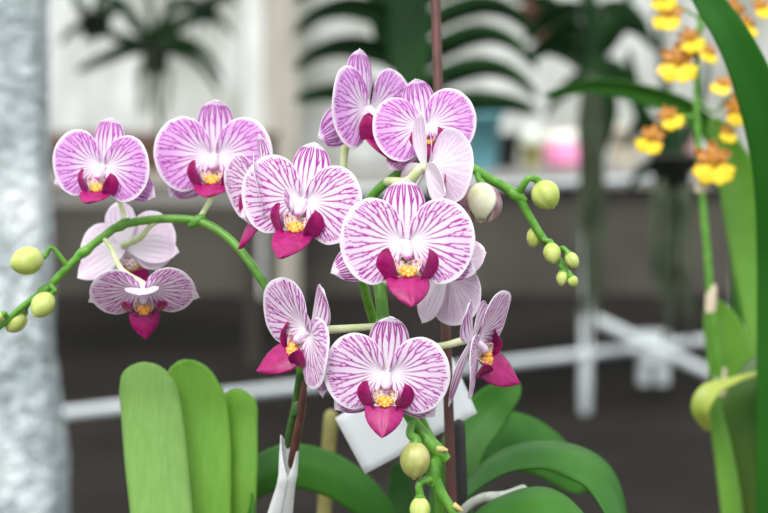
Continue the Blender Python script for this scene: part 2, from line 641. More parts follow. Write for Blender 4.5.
def blade(name, mat, parent, path, widths, cross, fold=.15, th=.0016, nseg=8, nw=13, wave=0, label=None, twist=None):
    """a strap leaf. path: world points; widths: full widths; cross: world direction (or list) across the blade; fold: channel depth / width"""
    n = len(path)
    cr = cross if isinstance(cross, list) else [cross] * n
    q, w = spline([Vector(p) for p in path], widths, nseg)
    wv, _ = spline([Vector((x, 0, 0)) for x in widths], [0] * n, nseg)
    w = [max(.001, x.x) for x in wv]
    w0 = w[-nseg - 1]
    for i in range(nseg + 1):                # a rounded tip
        t = i / nseg
        w[-nseg - 1 + i] = max(widths[-1], w0 * math.sqrt(max(0, 1 - t * t)) * (1 - .15 * t))
    cx, _ = spline([Vector(c) for c in cr], [0] * n, nseg)
    rows = []
    for i, p in enumerate(q):
        t = (q[min(i + 1, len(q) - 1)] - q[max(i - 1, 0)]).normalized()
        c = (cx[i] - t * cx[i].dot(t)).normalized()
        nn = c.cross(t)
        row = []
        for j in range(nw):
            s = -1 + 2 * j / (nw - 1)
            row.append(p + c * s * w[i] / 2 + nn * (fold * w[i] * (abs(s) ** 1.4 - .35) + wave * w[i] * math.sin(i * .6 + 2 * s)))
        rows.append(row)
    mb = MB()
    mb.shell(rows, th)
    o = mb.build(name, mat, parent)
    if label: o['label'] = label
    return o


def leaf_w(W, n):
    out = []
    for i in range(n):
        t = i / (n - 1)
        out.append(W * max(.04, min(1, .55 + 1.3 * t) * (1 - max(0, (t - .55) / .45) ** 2.6)))
    return out


def pot(parent, c, r, h, mat, name='pot'):
    mb = MB()
    mb.lathe(c, (0, 0, 1), [(0, .001), (0, r * .74), (h * .04, r * .76), (h * .86, r * .97), (h * .86, r * 1.06), (h, r * 1.07), (h, r * .98), (h * .86, r * .93), (h * .84, .001)], 40)
    return mb.build(name, mat, parent)


# ------------------------------------------------------------------ plants
BENCH_Z = 0.50
M_POT = noise_mat('plastic_pot', (.10, .04, .025), (.13, .05, .03), 30, .4)
M_BARK = noise_mat('bark_mix', (.06, .035, .02), (.14, .09, .05), 80, .9, .8, .004)


def bark(parent, c, r):
    mb = MB()
    mb.lathe(c, (0, 0, 1), [(-.02, .001), (-.02, r), (0, r * .98), (.004, r * .6), (.006, .001)], 32)
    return mb.build('bark', M_BARK, parent)


# --- plant one: the spray arching to the left, pale upright leaves below it
ax, ay = P(270, 513, 1.06).x, P(270, 513, 1.06).y
plant_a = empty('moth_orchid', (ax - .04, ay, BENCH_Z), 'pink striped orchid with an arching green spray and pale upright strap leaves', 'orchid')
pot(plant_a, (ax - .04, ay, BENCH_Z), .062, .19, M_POT)
bark(plant_a, (ax - .04, ay, BENCH_Z + .175), .056)
M_STEM_FOOT = noise_mat('dark_green_stem', (.022, .075, .012), (.05, .12, .02), 140, .4, .15, .0005)
A = [(-30, 352, 1.02), (2, 325, 1.02), (22, 307, 1.02), (45, 290, 1.02), (68, 267, 1.02), (84, 252, 1.02), (103, 237, 1.02), (122, 225, 1.02), (160, 219, 1.02), (197, 221, 1.02),
     (222, 233, 1.015), (245, 256, 1.01), (268, 290, 1.005), (290, 330, 1.0), (301, 372, 1.0), (296, 405, 1.01), (290, 435, 1.02), (284, 475, 1.04), (276, 520, 1.055), (270, 570, 1.06)]
mb = MB()
mb.tube([P(*p) for p in A[:15]], [.0016, .0019, .0022, .0024, .0025, .0026, .0027, .0027, .0027, .0027, .0026, .0026, .0026, .0027, .0028], 14, 0, 6)
for (x, y) in ((45, 290), (84, 252), (122, 225), (197, 221)):      # swollen nodes
    c = P(x, y, 1.02)
    mb.lathe(c, D(1, .6, 0), [(-.006, .0018), (-.002, .0034), (.002, .0034), (.006, .0018)], 14)
mb.build('flower_spike', M_STEM, plant_a)
mb = MB()
mb.lathe(P(297, 409, 1.008), D(.1, 1, 0), [(-.004, .0028), (-.001, .0036), (.003, .0034), (.005, .0026)], 14)
mb.tube([P(*p) for p in A[14:]], [.0028, .0029, .003, .0032, .0034, .0036], 14, 0, 6)
mb.build('stalk', M_STEM_FOOT, plant_a)
mb = MB()
mb.tube([P(305, 364, 1.0), P(302, 405, 1.005), P(296, 440, 1.015), P(289, 480, 1.035), P(281, 530, 1.05), P(276, 590, 1.06)], [.0018, .0025, .0028, .003, .0032, .0034], 12, 0, 5)
mb.build('support_cane', M_STEM_DARK, plant_a)

flower(plant_a, 104, 167, 1.00, (-.30, -.05, .94), (.14, 1, 0), .80, P(124, 224, 1.02), 0, lilac=True, lip=1, bend=P(118, 196, 1.03))
flower(plant_a, 215, 156, 1.022, (-.12, -.06, .98), (.02, 1, 0), .92, P(198, 221, 1.02), 1, lilac=True, lip=1, bend=P(212, 195, 1.04))
flower(plant_a, 126, 246, 1.045, (.15, -.25, -.93), (-.25, 1, 0), .78, P(160, 219, 1.02), 2, bend=P(140, 238, 1.028), label='flower seen from behind')
flower(plant_a, 143, 288, 1.00, (.10, -.72, .68), (.05, .68, .72), .78, P(103, 237, 1.02), 0, lip=0, bend=P(122, 270, 1.005), label='flower nodding downwards', ped_r=.0015, hood=.95)
bud(plant_a, 27, 261, 1.01, 17, 14.5, (-.85, -.25, .3), P(68, 267, 1.02), M_BUD, ctrl=(52, 248, 1.015))
bud(plant_a, 43, 305, 1.01, 14.5, 12, (-.55, -.75, .3), P(50, 285, 1.02), M_BUD, ctrl=(55, 290, 1.01))
bud(plant_a, 16, 322, 1.025, 13, 10, (-.7, -.7, -.1), P(30, 301, 1.02), M_BUD, ctrl=(26, 308, 1.025))
bud(plant_a, -4, 318, 1.015, 9, 6, (-.8, -.4, .1), P(8, 318, 1.02), M_BUD, ctrl=(4, 314, 1.015))
# pale upright leaves
up = D(0, 1, 0)
blade('leaf', M_LEAF_LIGHT, plant_a, [P(178, 640, 1.06), P(166, 560, 1.07), P(157, 480, 1.075), P(150, 410, 1.08), P(144, 380, 1.08), P(142, 362, 1.08)],
      [.024, .039, .0425, .041, .034, .003], D(1, .03, .10), -.10)
blade('leaf', M_LEAF_LIGHT2, plant_a, [P(196, 640, 1.06), P(200, 560, 1.085), P(200, 480, 1.09), P(196, 420, 1.095), P(190, 390, 1.095), P(181, 361, 1.095)],
      [.020, .036, .041, .043, .038, .003], D(1, 0, -.25), .12)
blade('leaf', M_LEAF_LIGHT2, plant_a, [P(215, 640, 1.06), P(232, 560, 1.10), P(236, 480, 1.105), P(237, 425, 1.11), P(238, 402, 1.11), P(239, 389, 1.11)],
      [.018, .026, .0285, .028, .025, .003], D(1, 0, .25), -.10)
blade('leaf', M_LEAF, plant_a, [P(240, 560, 1.08), P(250, 490, 1.12), P(285, 466, 1.15), P(330, 474, 1.17), P(370, 502, 1.18), P(400, 545, 1.18)],
      [.02, .026, .030, .032, .028, .006], D(.25, .85, -.45), .12)

# --- plant two: two spikes, one drooping to the front, one arching to the right
bx = P(455, 560, 1.08)
plant_b = empty('moth_orchid', (bx.x - .01, bx.y, BENCH_Z), 'magenta-striped white orchid with a drooping spray, a second budding spray and dark broad leaves', 'orchid')
pot(plant_b, (bx.x - .01, bx.y, BENCH_Z), .062, .19, M_POT)
bark(plant_b, (bx.x - .01, bx.y, BENCH_Z + .175), .056)
# budding spike on the far side
Bs = [(446, 640, 1.09), (442, 540, 1.08), (438, 480, 1.07), (434, 450, 1.06), (412, 400, 1.05), (380, 340, 1.04), (354, 240, 1.01), (366, 204, 1.00), (392, 178, .995), (424, 160, .99), (458, 161, .985), (488, 178, .985),
      (515, 194, .985), (528, 214, .985), (540, 234, .985), (552, 250, .985), (563, 266, .985), (573, 282, .985)]
mb = MB()
mb.tube([P(*p) for p in Bs], [.0036, .0034, .0032, .003, .003, .003, .0029, .0028, .0028, .0028, .0030, .0029, .0028, .0026, .0025, .0023, .002, .0014], 14, 0, 6)
mb.lathe(P(516, 195, .985), D(1, -.7, 0), [(-.007, .0022), (-.002, .0036), (.002, .0036), (.007, .0022)], 14)
mb.build('flower_spike', M_STEM, plant_b)
# drooping spike on the near side
Cs = [(354, 232, 1.005), (364, 232, .99), (373, 255, .97), (380, 290, .955), (384, 325, .95), (390, 360, .955), (402, 400, .95), (415, 424, .945), (430, 441, .94), (438, 456, .94), (434, 474, .94), (443, 496, .94), (458, 520, .94), (470, 560, .95)]
mb = MB()
mb.tube([P(*p) for p in Cs], [.0028, .003, .0034, .0037, .0038, .0036, .0035, .0036, .0037, .0036, .0033, .0031, .0028, .0016], 14, 0, 7)
mb.lathe(P(383, 328, .95), D(0, 1, 0), [(-.010, .003), (-.003, .0046), (.003, .0046), (.009, .003)], 16)
mb.lathe(P(436, 449, .94), D(.7, -.7, 0), [(-.009, .003), (-.003, .0044), (.003, .0044), (.009, .003)], 16)
mb.lathe(P(433, 472, .94), D(0, 1, 0), [(-.008, .003), (-.003, .0044), (.003, .0042), (.008, .003)], 16)
mb.lathe(P(439, 449, .937), D(1, -.1, .3), [(-.001, .0022), (.003, .0017), (.0055, .0005)], 12, 1)
mb.lathe(P(455, 506, .937), D(.8, -.5, .3), [(-.001, .002), (.003, .0015), (.0055, .0005)], 12, 1)
mb.build('flower_spike', [M_STEM, M_TIP], plant_b)

F = flower
F(plant_b, 366, 110, .995, (.80, .02, .60), (-.02, 1, .05), .98, P(352, 214, 1.005), 2, lilac=True, bend=P(345, 150, 1.01), ped_r=.0022, lips=.95, fold=0)
F(plant_b, 424, 127, .985, (.10, .06, .95), (-.20, 1, -.1), .77, P(400, 172, .995), 1, lilac=True, bend=P(412, 150, 1.01), ped_r=.002, lips=.8)
F(plant_b, 426, 168, .960, (.94, .05, -.34), (.12, 1, 0), .86, P(388, 182, .996), 0, bend=P(408, 182, .965), ped_r=.003, lips=.9, label='flower seen from its pale back', fold=.35)
F(plant_b, 304, 201, .944, (-.28, -.06, .95), (.19, 1, 0), .90, P(366, 204, 1.00), 0, bend=P(330, 196, .985), lips=1.05, lip=2)
F(plant_b, 264, 186, .967, (-.86, -.18, .36), (.10, 1, 0), .80, P(356, 222, 1.004), 2, bend=P(296, 195, .99), lips=1.2, fold=.3)
F(plant_b, 405, 243, .925, (.16, .0, 1), (.0, 1, 0), .96, P(376, 265, .965), 0, bend=P(398, 250, .95), lips=1.05, fold=(-.05, .12))
F(plant_b, 446, 268, .967, (.75, -.1, -.66), (.66, .30, .70), .84, P(380, 285, .956), 1, bend=P(430, 272, .96), label='flower seen from behind')
F(plant_b, 311, 331, .945, (-.90, -.05, .46), (.33, .75, .6), .90, P(382, 326, .95), 1, bend=P(340, 329, .95), ped_r=.0021, lips=1.0, lip=2, fold=(0, .36))
F(plant_b, 473, 341, .945, (.93, -.22, .25), (.0, .6, .8), .86, P(386, 345, .95), 0, bend=P(440, 346, .95), ped_r=.0017, lips=1.1, lip=2, fold=(.22, .1))
F(plant_b, 387, 373, .925, (-.04, -.16, .97), (.06, 1, .1), .87, P(398, 392, .952), 1, bend=P(396, 380, .955), lips=1.05)

# buds of the far spike
o = bud(plant_b, 481, 203, .975, 20, 19, (-.05, -.95, .25), P(477, 171, .985), M_BUD_CREAM, ctrl=(479, 180, .98), label='large cream bud about to open', ped=.0018)
mb = MB()
c = P(481, 203, .975); k = .975 / FPX
bax = D(-.05, -.95, .25); bxx = D(1, 0, 0); bxx = (bxx - bax * bxx.dot(bax)).normalized(); byy = bxx.cross(bax)
if byy.dot(D(0, 0, 1)) < 0: byy = -byy
for (a0, a1, gap, mi) in ((-.3, 1.05, .9, 1), (2.1, 3.5, .7, 1), (.85, 2.35, 1.6, 0)):       # overlapping sepals round the opening bud
    rows = []
    for i in range(18):
        t = .02 + .96 * i / 17
        row = []
        am, hw_ = (a0 + a1) / 2, (a1 - a0) / 2 * math.sin(PI * (.10 + .86 * t)) ** .45
        for j in range(11):
            a = am + hw_ * (-1 + j / 5)
            r = (19.5 * math.sin(PI * t) ** .5 + gap + 2.2 * t) * k
            row.append(c + bax * (-20.5 + 42 * t) * k + (bxx * math.cos(a) + byy * math.sin(a)) * r)
        rows.append(row)
    mb.shell(rows, .0006, mi)
mb.build('sepal', [M_BUD_CREAM, M_BUD_PURPLE], o)
bud(plant_b, 546, 195, .98, 15.5, 15, (.45, -.85, .2), P(517, 195, .985), M_BUD, ctrl=(528, 179, .98), ped=.002)
bud(plant_b, 552, 253, .975, 11, 9, (.1, -.95, .3), P(543, 238, .985), M_BUD, ctrl=(545, 240, .978))
bud(plant_b, 534, 237, .99, 11, 7.5, (-.1, -.95, -.1), P(530, 217, .985), M_BUD, ctrl=(532, 222, .99))
bud(plant_b, 572, 260, .98, 9, 7, (.5, -.85, .1), P(557, 255, .985), M_BUD, ctrl=(562, 248, .982))
bud(plant_b, 562, 278, .98, 8, 6, (-.1, -.95, .1), P(559, 262, .985), M_BUD, ctrl=(560, 266, .98))
bud(plant_b, 573, 281, .978, 6, 5.5, (.4, -.8, .1), P(568, 272, .985), M_BUD, ctrl=(570, 274, .98))
# buds of the near spike
bud(plant_b, 415, 460, .93, 19, 15.5, (-.05, -.97, .15), P(413, 422, .945), M_BUD_OLIVE, ctrl=(410, 434, .935), ped=.0024)
bud(plant_b, 420, 510, .93, 14, 10.5, (.0, -.97, .2), P(434, 478, .94), M_BUD, ctrl=(420, 483, .932), ped=.0022)
# broad dark leaves
blade('leaf', M_LEAF, plant_b, [P(455, 560, 1.08), P(462, 500, 1.09), P(500, 462, 1.10), P(552, 453, 1.10), P(596, 474, 1.08), P(620, 520, 1.06), P(632, 575, 1.05)],
      [.020, .026, .031, .035, .037, .032, .008], D(.2, .42, -.88), .12)
blade('leaf', M_LEAF, plant_b, [P(450, 600, 1.12), P(452, 520, 1.16), P(468, 462, 1.2), P(500, 440, 1.22), P(545, 452, 1.24), P(585, 490, 1.25)],
      [.022, .034, .040, .044, .040, .008], D(.4, .8, -.5), .10)
blade('leaf', M_LEAF, plant_b, [P(440, 600, 1.12), P(446, 520, 1.15), P(462, 450, 1.17), P(485, 415, 1.18), P(505, 394, 1.18), P(518, 382, 1.18)],
      [.018, .026, .032, .032, .022, .004], D(.75, -.5, .3), .10)
blade('leaf', M_LEAF, plant_b, [P(455, 620, 1.0), P(470, 540, 1.0), P(510, 508, 1.0), P(550, 505, .99), P(590, 530, .98)],
      [.02, .028, .028, .026, .006], D(.1, .6, -.8), .12)
blade('leaf', M_LEAF_DARK, plant_b, [P(424, 620, 1.2), P(410, 560, 1.26), P(402, 510, 1.27), P(400, 480, 1.27), P(399, 462, 1.27)],
      [.016, .024, .022, .016, .003], D(1, 0, .2), .10)
mb = MB()
mb.tube([P(448, 545, 1.04), P(462, 512, 1.04), P(482, 498, 1.04), P(505, 496, 1.04), P(523, 489, 1.04)], [.0024, .0028, .0030, .0034, .0030], 12, 0, 6)
mb.build('aerial_root', M_ROOT, plant_b)

# --- tall red-brown stake behind the flowers
mb = MB()
mb.tube([P(456, 620, 1.03), P(451, 480, 1.03), P(446, 330, 1.035), P(440, 150, 1.06), P(434, -60, 1.08)], [.0032] * 5, 12, 0, 4)
st = MB(); M_STAKE = noise_mat('stake_red_brown', (.055, .014, .010), (.10, .03, .022), 40, .5)
stake = mb.build('plant_stake', M_STAKE)
tag(stake, 'tall thin red-brown stake rising behind the centre flowers', 'plant stake')
mb = MB()
mb.tube([P(464, 620, 1.05), P(462, 513, 1.05), P(459, 425, 1.05)], [.004, .004, .004], 12)
tag(mb.build('bamboo_cane', noise_mat('black_cane', (.01, .01, .01), (.02, .018, .016), 30, .5)), 'short black cane beside the red-brown stake, under the white card', 'plant stake')
mb = MB()
mb.tube([P(318, 640, 1.25), P(325, 500, 1.25), P(331, 416, 1.25)], [.0055, .0055, .0055], 12)
mb.lathe(P(328, 462, 1.25), D(0, 1, 0), [(-.003, .0055), (0, .0064), (.003, .0055)], 12)
tag(mb.build('bamboo_cane', noise_mat('olive_cane', (.16, .15, .04), (.26, .23, .07), 60, .6)), 'short olive bamboo cane beside the white card', 'plant stake')

# --- white card
M_CARD = noise_mat('white_card', (.70, .74, .76), (.78, .81, .82), 8, .5, trans=.1)
mb = MB()
c1, c2, c3, c4 = P(335, 418, 1.07), P(365, 474, 1.06), P(477, 413, 1.07), P(449, 350, 1.08)
rows = []
for i in range(9):
    u = i / 8
    rows.append([c1.lerp(c4, j / 12).lerp(c2.lerp(c3, j / 12), u) + D(0, 0, 1) * (.003 * math.sin(PI * j / 12)) for j in range(13)])
mb.shell(rows, .0005)
card = mb.build('label_card', M_CARD)
tag(card, 'plain white card tilted behind the lowest orchid flower', 'card')

# --- white paper tag folded round the arching spike
M_TAG = noise_mat('paper_tag', (.66, .68, .68), (.80, .82, .82), 60, .7, .15, .001, trans=.15)
mb = MB()
rows = []
ctr = [(289, 432), (288, 450), (284, 470), (281, 490), (279, 513), (277, 540)]
for i in range(34):
    t = i / 33
    cx = interp(t, [0, .3, .7, 1], [290, 288, 280, 276]); cy = 446 + 98 * t
    dd = interp(t, [0, .35, .7, 1], [1.018, 1.024, 1.038, 1.05])
    k = dd / FPX
    a0 = interp(t, [0, .12, .26, .34, 1], [1.25, .8, .25, -.12, -.16])     # the slit at the front closes downwards
    r = interp(t, [0, .15, .4, .7, 1], [8.5, 9, 8.5, 12, 14])
    row = []
    for j in range(33):
        a = -PI / 2 + a0 + (2 * PI - 2 * a0) * j / 32
        lift = -11 * max(0, 1 - t * 4) * abs(math.cos(a))
        row.append(P(cx + (r + .4 * j / 32) * math.cos(a), cy + lift, dd - (r + .8 * j / 32) * .7 * -math.sin(a) * k))
    rows.append(row)
mb.shell(rows, .0004)
pt = mb.build('paper_tag', M_TAG)
tag(pt, 'white paper tag rolled round the maroon foot of the arching spray', 'plant tag')

# ------------------------------------------------------------------ bench in front that carries the pots (below the frame)
M_GALV = noise_mat('painted_pipe', (.52, .56, .56), (.64, .68, .68), 20, .45)
M_WOODTOP = noise_mat('bench_slat', (.16, .12, .08), (.24, .18, .12), 12, .8, stretch=(1, 12, 12))
fb = empty('potting_bench', (0.05, 1.15, 0), 'slatted bench that carries the orchid pots', 'bench')
for i in range(11):
    mb = MB(); mb.box((-.9, .80 + i * .1, BENCH_Z - .02), (1.1, .885 + i * .1, BENCH_Z)); mb.build('slat', M_WOODTOP, fb, smooth=False)
for (x, y) in ((-.8, .84), (1.0, .84), (-.8, 1.84), (1.0, 1.84)):
    mb = MB(); mb.box((x - .03, y - .03, 0), (x + .03, y + .03, BENCH_Z - .02)); mb.build('leg', M_WOODTOP, fb, smooth=False)

# ------------------------------------------------------------------ yellow oncidium on the right
M_YEL = noise_mat('yellow_lip', (.90, .62, .01), (.95, .72, .03), 60, .5, trans=.2)
M_ORB = noise_mat('brown_yellow_tepal', (.62, .30, .02), (.22, .04, .01), 170, .5, trans=.1, lo=.42, hi=.58)
M_LEAF_ON = noise_mat('oncidium_leaf', (.10, .28, .02), (.18, .40, .05), 10, .4, trans=.35)
M_LEAF_BIG = noise_mat('big_blade', (.014, .10, .008), (.028, .15, .014), 6, .45, trans=.2, spec=.2)
ox = P(735, 600, 1.44)
onc = empty('dancing_lady_orchid', (ox.x + .02, ox.y, BENCH_Z), 'yellow and brown flowered orchid with tall blades beside the frame edge', 'orchid')
pot(onc, (ox.x + .02, ox.y, BENCH_Z), .075, .11, M_POT)
bark(onc, (ox.x + .02, ox.y, BENCH_Z + .095), .068)
OD = 1.42
mb = MB()
mb.tube([P(735, 600, 1.47), P(728, 470, 1.45), P(722, 400, 1.43), P(712, 310, OD), P(706, 240, OD), P(701, 180, OD), P(697, 120, OD), P(697, 60, OD), P(702, 0, OD), P(708, -50, OD)],
        [.0044, .0042, .004, .0036, .0033, .003, .0027, .0025, .0022, .002], 12, 0, 6)
mb.tube([P(697, 115, OD), P(680, 118, OD), P(660, 122, OD)], [.0014, .0012, .001], 8)
mb.tube([P(698, 100, OD), P(714, 112, OD), P(728, 98, OD), P(738, 100, OD)], [.0014, .0012, .0012, .001], 8)
mb.tube([P(699, 70, OD), P(688, 60, OD), P(676, 44, OD)], [.0014, .0012, .001], 8)
mb.tube([P(701, 20, OD), P(686, 10, OD), P(668, 4, OD)], [.0014, .0012, .001], 8)
mb.tube([P(701, 30, OD), P(716, 12, OD), P(732, 2, OD)], [.0014, .0012, .001], 8)
for (x, y) in ((701, 182), (711, 302)):
    mb.lathe(P(x, y - 3, OD), D(.05, 1, 0), [(-.012, .0042), (-.008, .005), (.008, .0046), (.013, .0036)], 14, 1)
mb.lathe(P(720, 382, 1.428), D(.1, 1, 0), [(-.012, .0048), (-.008, .0056), (.008, .0052), (.013, .0046)], 14, 1)
mb.build('flower_spike', [M_STEM, noise_mat('papery_bract', (.50, .42, .28), (.66, .56, .42), 60, .8)], onc)


def onc_lip():
    mb = MB()
    rows = []
    for i in range(14):
        t = i / 13
        row = []
        for j in range(25):
            s = -1 + j / 12
            a = s * 1.35
            r = 15 * (1 - .16 * math.exp(-(s / .10) ** 2)) * (1 - .22 * abs(s) ** 3) * (1 + .05 * math.sin(14 * s))
            row.append(Vector((math.sin(a) * r * t, -2 - math.cos(a) * r * t * .85, 1 + 2.2 * t - 2 * t * t + .6 * math.sin(9 * s) * t * t)) * .001)
        rows.append(row)
    mb.shell(rows, .0005)
    for (x, y) in ((-2, -1), (2, -1), (0, -3)):
        mb.lathe(Vector((x, y, 2)) * .001, (0, 0, 1), [(-.002, .0003), (-.001, .0018), (.001, .0018), (.0022, .0003)], 10, 1)
    m = mb.mesh('lip'); m.materials.append(M_YEL); m.materials.append(M_ORB)
    return m


def onc_tepal():
    mb = MB()
    rows = []
    for i in range(12):
        t = i / 11
        w = 3.4 * math.sin(PI * (.06 + .9 * t)) ** .7
        rows.append([Vector((s * w, 1 + 11 * t, .4 * math.sin(8 * t) - 1.2 * t + .8 * s * s)) * .001 for s in [-1 + j / 4 for j in range(9)]])
    mb.shell(rows, .0005)
    m = mb.mesh('tepal'); m.materials.append(M_ORB)
    return m


ONC_LIP, ONC_TEP = onc_lip(), onc_tepal()


def onc_flower(px, py, depth, f, d, s):
    MW = Matrix.Translation(P(px, py, depth)) @ basis(f, d).to_4x4() @ Matrix.Scale(s, 4)
    mb = MB()
    mb.tube([Vector(p) * .001 for p in ((0, 0, 2.5), (0, 0, 0), (0, 1, -4), (1, 5, -12))], [.0018, .0016, .0009, .0007], 8)
    o = link('flower', mb.mesh('flower'), onc, M_ORB, world=False)
    o.matrix_basis = world_matrix(onc).inverted() @ MW
    p = bpy.data.objects.new('lip', ONC_LIP); COL.objects.link(p); p.parent = o
    p['label'] = 'broad bright yellow lip'
    for a in (0, 62, -62, 118, -118):
        p = bpy.data.objects.new('tepal', ONC_TEP); COL.objects.link(p); p.parent = o
        p.rotation_euler = (0, 0, math.radians(a)); p.scale = (.95, .95, .95)


for (x, y, f, d, s) in ((678, 60, (-.1, .1, .95), (.05, 1, 0), 1.45), (713, 160, (.1, .1, .95), (.02, 1, 0), 1.55), (652, 137, (-.5, .1, .8), (.35, 1, 0), 1.1),
                        (669, 116, (.2, .3, .9), (-.4, 1, 0), .95), (736, 108, (.45, .0, .8), (-.3, 1, 0), 1.15), (723, 84, (-.3, .4, .85), (.4, 1, 0), .8),
                        (670, 14, (-.5, .3, .8), (.3, 1, 0), 1.15), (690, 38, (.2, .2, .9), (-.3, 1, 0), 1.0), (733, 10, (.4, .1, .9), (.4, 1, 0), 1.25),
                        (728, 132, (.3, .1, .9), (.1, 1, 0), .7), (662, -4, (.1, .1, .9), (-.2, 1, 0), 1.0), (748, 24, (.5, .3, .8), (.3, 1, 0), .9), (762, 6, (.3, .3, .8), (-.3, 1, 0), .9), (709, 52, (.3, .2, .9), (.3, 1, 0), .75)):
    onc_flower(x, y, OD - .008, f, d, s)
# blades
blade('leaf', M_LEAF_BIG, onc, [P(775, 600, 1.30), P(786, 420, 1.27), P(786, 260, 1.24), P(777, 165, 1.21), P(756, 90, 1.19), P(732, 36, 1.18), P(704, -6, 1.18), P(672, -60, 1.18)],
      [.03, .046, .044, .037, .030, .024, .019, .004], D(.95, .25, .1), .10, label='dark green blade')
blade('leaf', M_LEAF_ON, onc, [P(768, 560, 1.48), P(776, 440, 1.48), P(772, 340, 1.48), P(758, 260, 1.48), P(742, 190, 1.48), P(728, 150, 1.48), P(712, 118, 1.48)],
      [.024, .036, .044, .046, .040, .026, .004], D(1, -.1, .15), .10)
blade('leaf', M_LEAF_ON, onc, [P(748, 600, 1.42), P(740, 440, 1.44), P(734, 380, 1.44), P(726, 340, 1.44), P(712, 300, 1.44)],
      [.022, .044, .042, .036, .006], D(1, 0, .1), .12)
blade('leaf', M_LEAF_YELLOW, onc, [P(778, 372, 1.33), P(752, 376, 1.315), P(728, 384, 1.305), P(709, 393, 1.30), P(701, 410, 1.30), P(709, 430, 1.31)],
      [.005, .007, .011, .017, .015, .003], D(.85, -.15, .5), -.12, label='yellowing curled leaf')
blade('leaf', noise_mat('olive_leaf', (.035, .11, .015), (.10, .17, .03), 9, .4, trans=.15), onc, [P(768, 640, 1.38), P(764, 540, 1.36), P(756, 470, 1.35), P(750, 420, 1.345), P(756, 385, 1.34), P(775, 350, 1.34)],
      [.030, .046, .052, .050, .036, .006], D(1, .15, .2), -.12)
blade('leaf', M_LEAF_ON, onc, [P(742, 640, 1.34), P(734, 520, 1.33), P(726, 460, 1.33), P(718, 420, 1.33), P(712, 385, 1.33)],
      [.014, .020, .018, .014, .004], D(1, .15, -.3), -.15)

# slim diagonal leaf behind the yellow flowers
sl = empty('strap_leaf_plant', P(720, 560, 1.65), 'plant whose slim green blade crosses behind the yellow flowers', 'plant')
sl.location.z = BENCH_Z - .0
blade('leaf', M_LEAF, sl, [P(735, 600, 1.62), P(740, 400, 1.62), P(737, 230, 1.62), P(722, 150, 1.62), P(690, 112, 1.62), P(640, 93, 1.62), P(590, 86, 1.62), P(545, 96, 1.62)],
      [.02, .022, .022, .022, .022, .020, .014, .002], D(.1, .8, .5), .2)
pot(sl, (P(735, 600, 1.62).x, P(735, 600, 1.62).y, BENCH_Z), .05, .09, M_POT)

# ------------------------------------------------------------------ setting
def struct(name, mb, mat, smooth=False):
    return tag(mb.build(name, mat, None, smooth), kind='structure')


# ground: dark weed mat
m, nt, b = new_mat('weed_mat')
h1 = noise(nt, 2.2, 5, .6); h2 = noise(nt, 45, 4, .6)
c = ramp(nt, h1, [(.3, (.009, .008, .007)), (.72, (.022, .0185, .015))])
c = mixc(nt, ramp(nt, h2, [(.62, (0, 0, 0)), (.75, (.4, .4, .4))]), c, (.05, .035, .024))
nt.links.new(c, b.inputs['Base Color'])
b.inputs['Roughness'].default_value = .85
b.inputs['Specular IOR Level'].default_value = .12
bump(nt, b, h2, .4, .01)
mb = MB(); mb.box((-6, -3, -.05), (8, 12, 0)); struct('floor', mb, m)

# low masonry wall behind the benches, plastic film above
M_KNEE = noise_mat('brown_grey_render', (.036, .033, .027), (.078, .070, .057), 1.6, .85, .2, .01, detail=6)
mb = MB(); mb.box((-6, 8.6, 0), (8, 8.8, .60)); struct('wall_back_low', mb, M_KNEE)
m, nt, b = new_mat('film')
h1 = noise(nt, .9, 4, .6, (1, 1, .35)); h2 = noise(nt, 6, 4, .6, (1, 1, .25))
c = ramp(nt, h1, [(.32, (.50, .51, .46)), (.48, (.74, .74, .70)), (.60, (.93, .94, .94))])
c = mixc(nt, .4, c, ramp(nt, h2, [(.38, (.40, .42, .36)), (.60, (.93, .94, .93))]))
nt.links.new(c, b.inputs['Base Color'])
b.inputs['Roughness'].default_value = .35
bump(nt, b, h2, .5, .05)
add_translucent(nt, b, c, .5)
mb = MB()
rows = []
for i in range(25):
    z = .60 + 3.6 * i / 24
    rows.append([(-6 + 14 * j / 200, 8.7 + .02 * math.sin(j * .9) + .015 * math.sin(j * .37 + i * .3), z) for j in range(201)])
mb.shell(rows, .003)
struct('wall_back', mb, m, True)

# greenhouse posts
M_POST = noise_mat('weathered_post', (.30, .28, .23), (.46, .43, .36), 5, .8, stretch=(4, 4, .5))
M_POSTW = noise_mat('pale_post', (.60, .62, .60), (.74, .76, .74), 5, .6)
x = P(283, 100, 8.4).x
mb = MB(); mb.box((x - .085, 8.3, 0), (x + .085, 8.48, 4.2)); struct('trim_1', mb, M_POST)
x = P(255, 100, 8.5).x
mb = MB(); mb.box((x - .05, 8.5, 0), (x + .05, 8.56, 4.2)); struct('trim_2', mb, M_POSTW)
# horizontal rail under the film
mb = MB(); mb.box((-6, 8.52, .58), (8, 8.6, .66)); struct('trim_3', mb, M_POST)

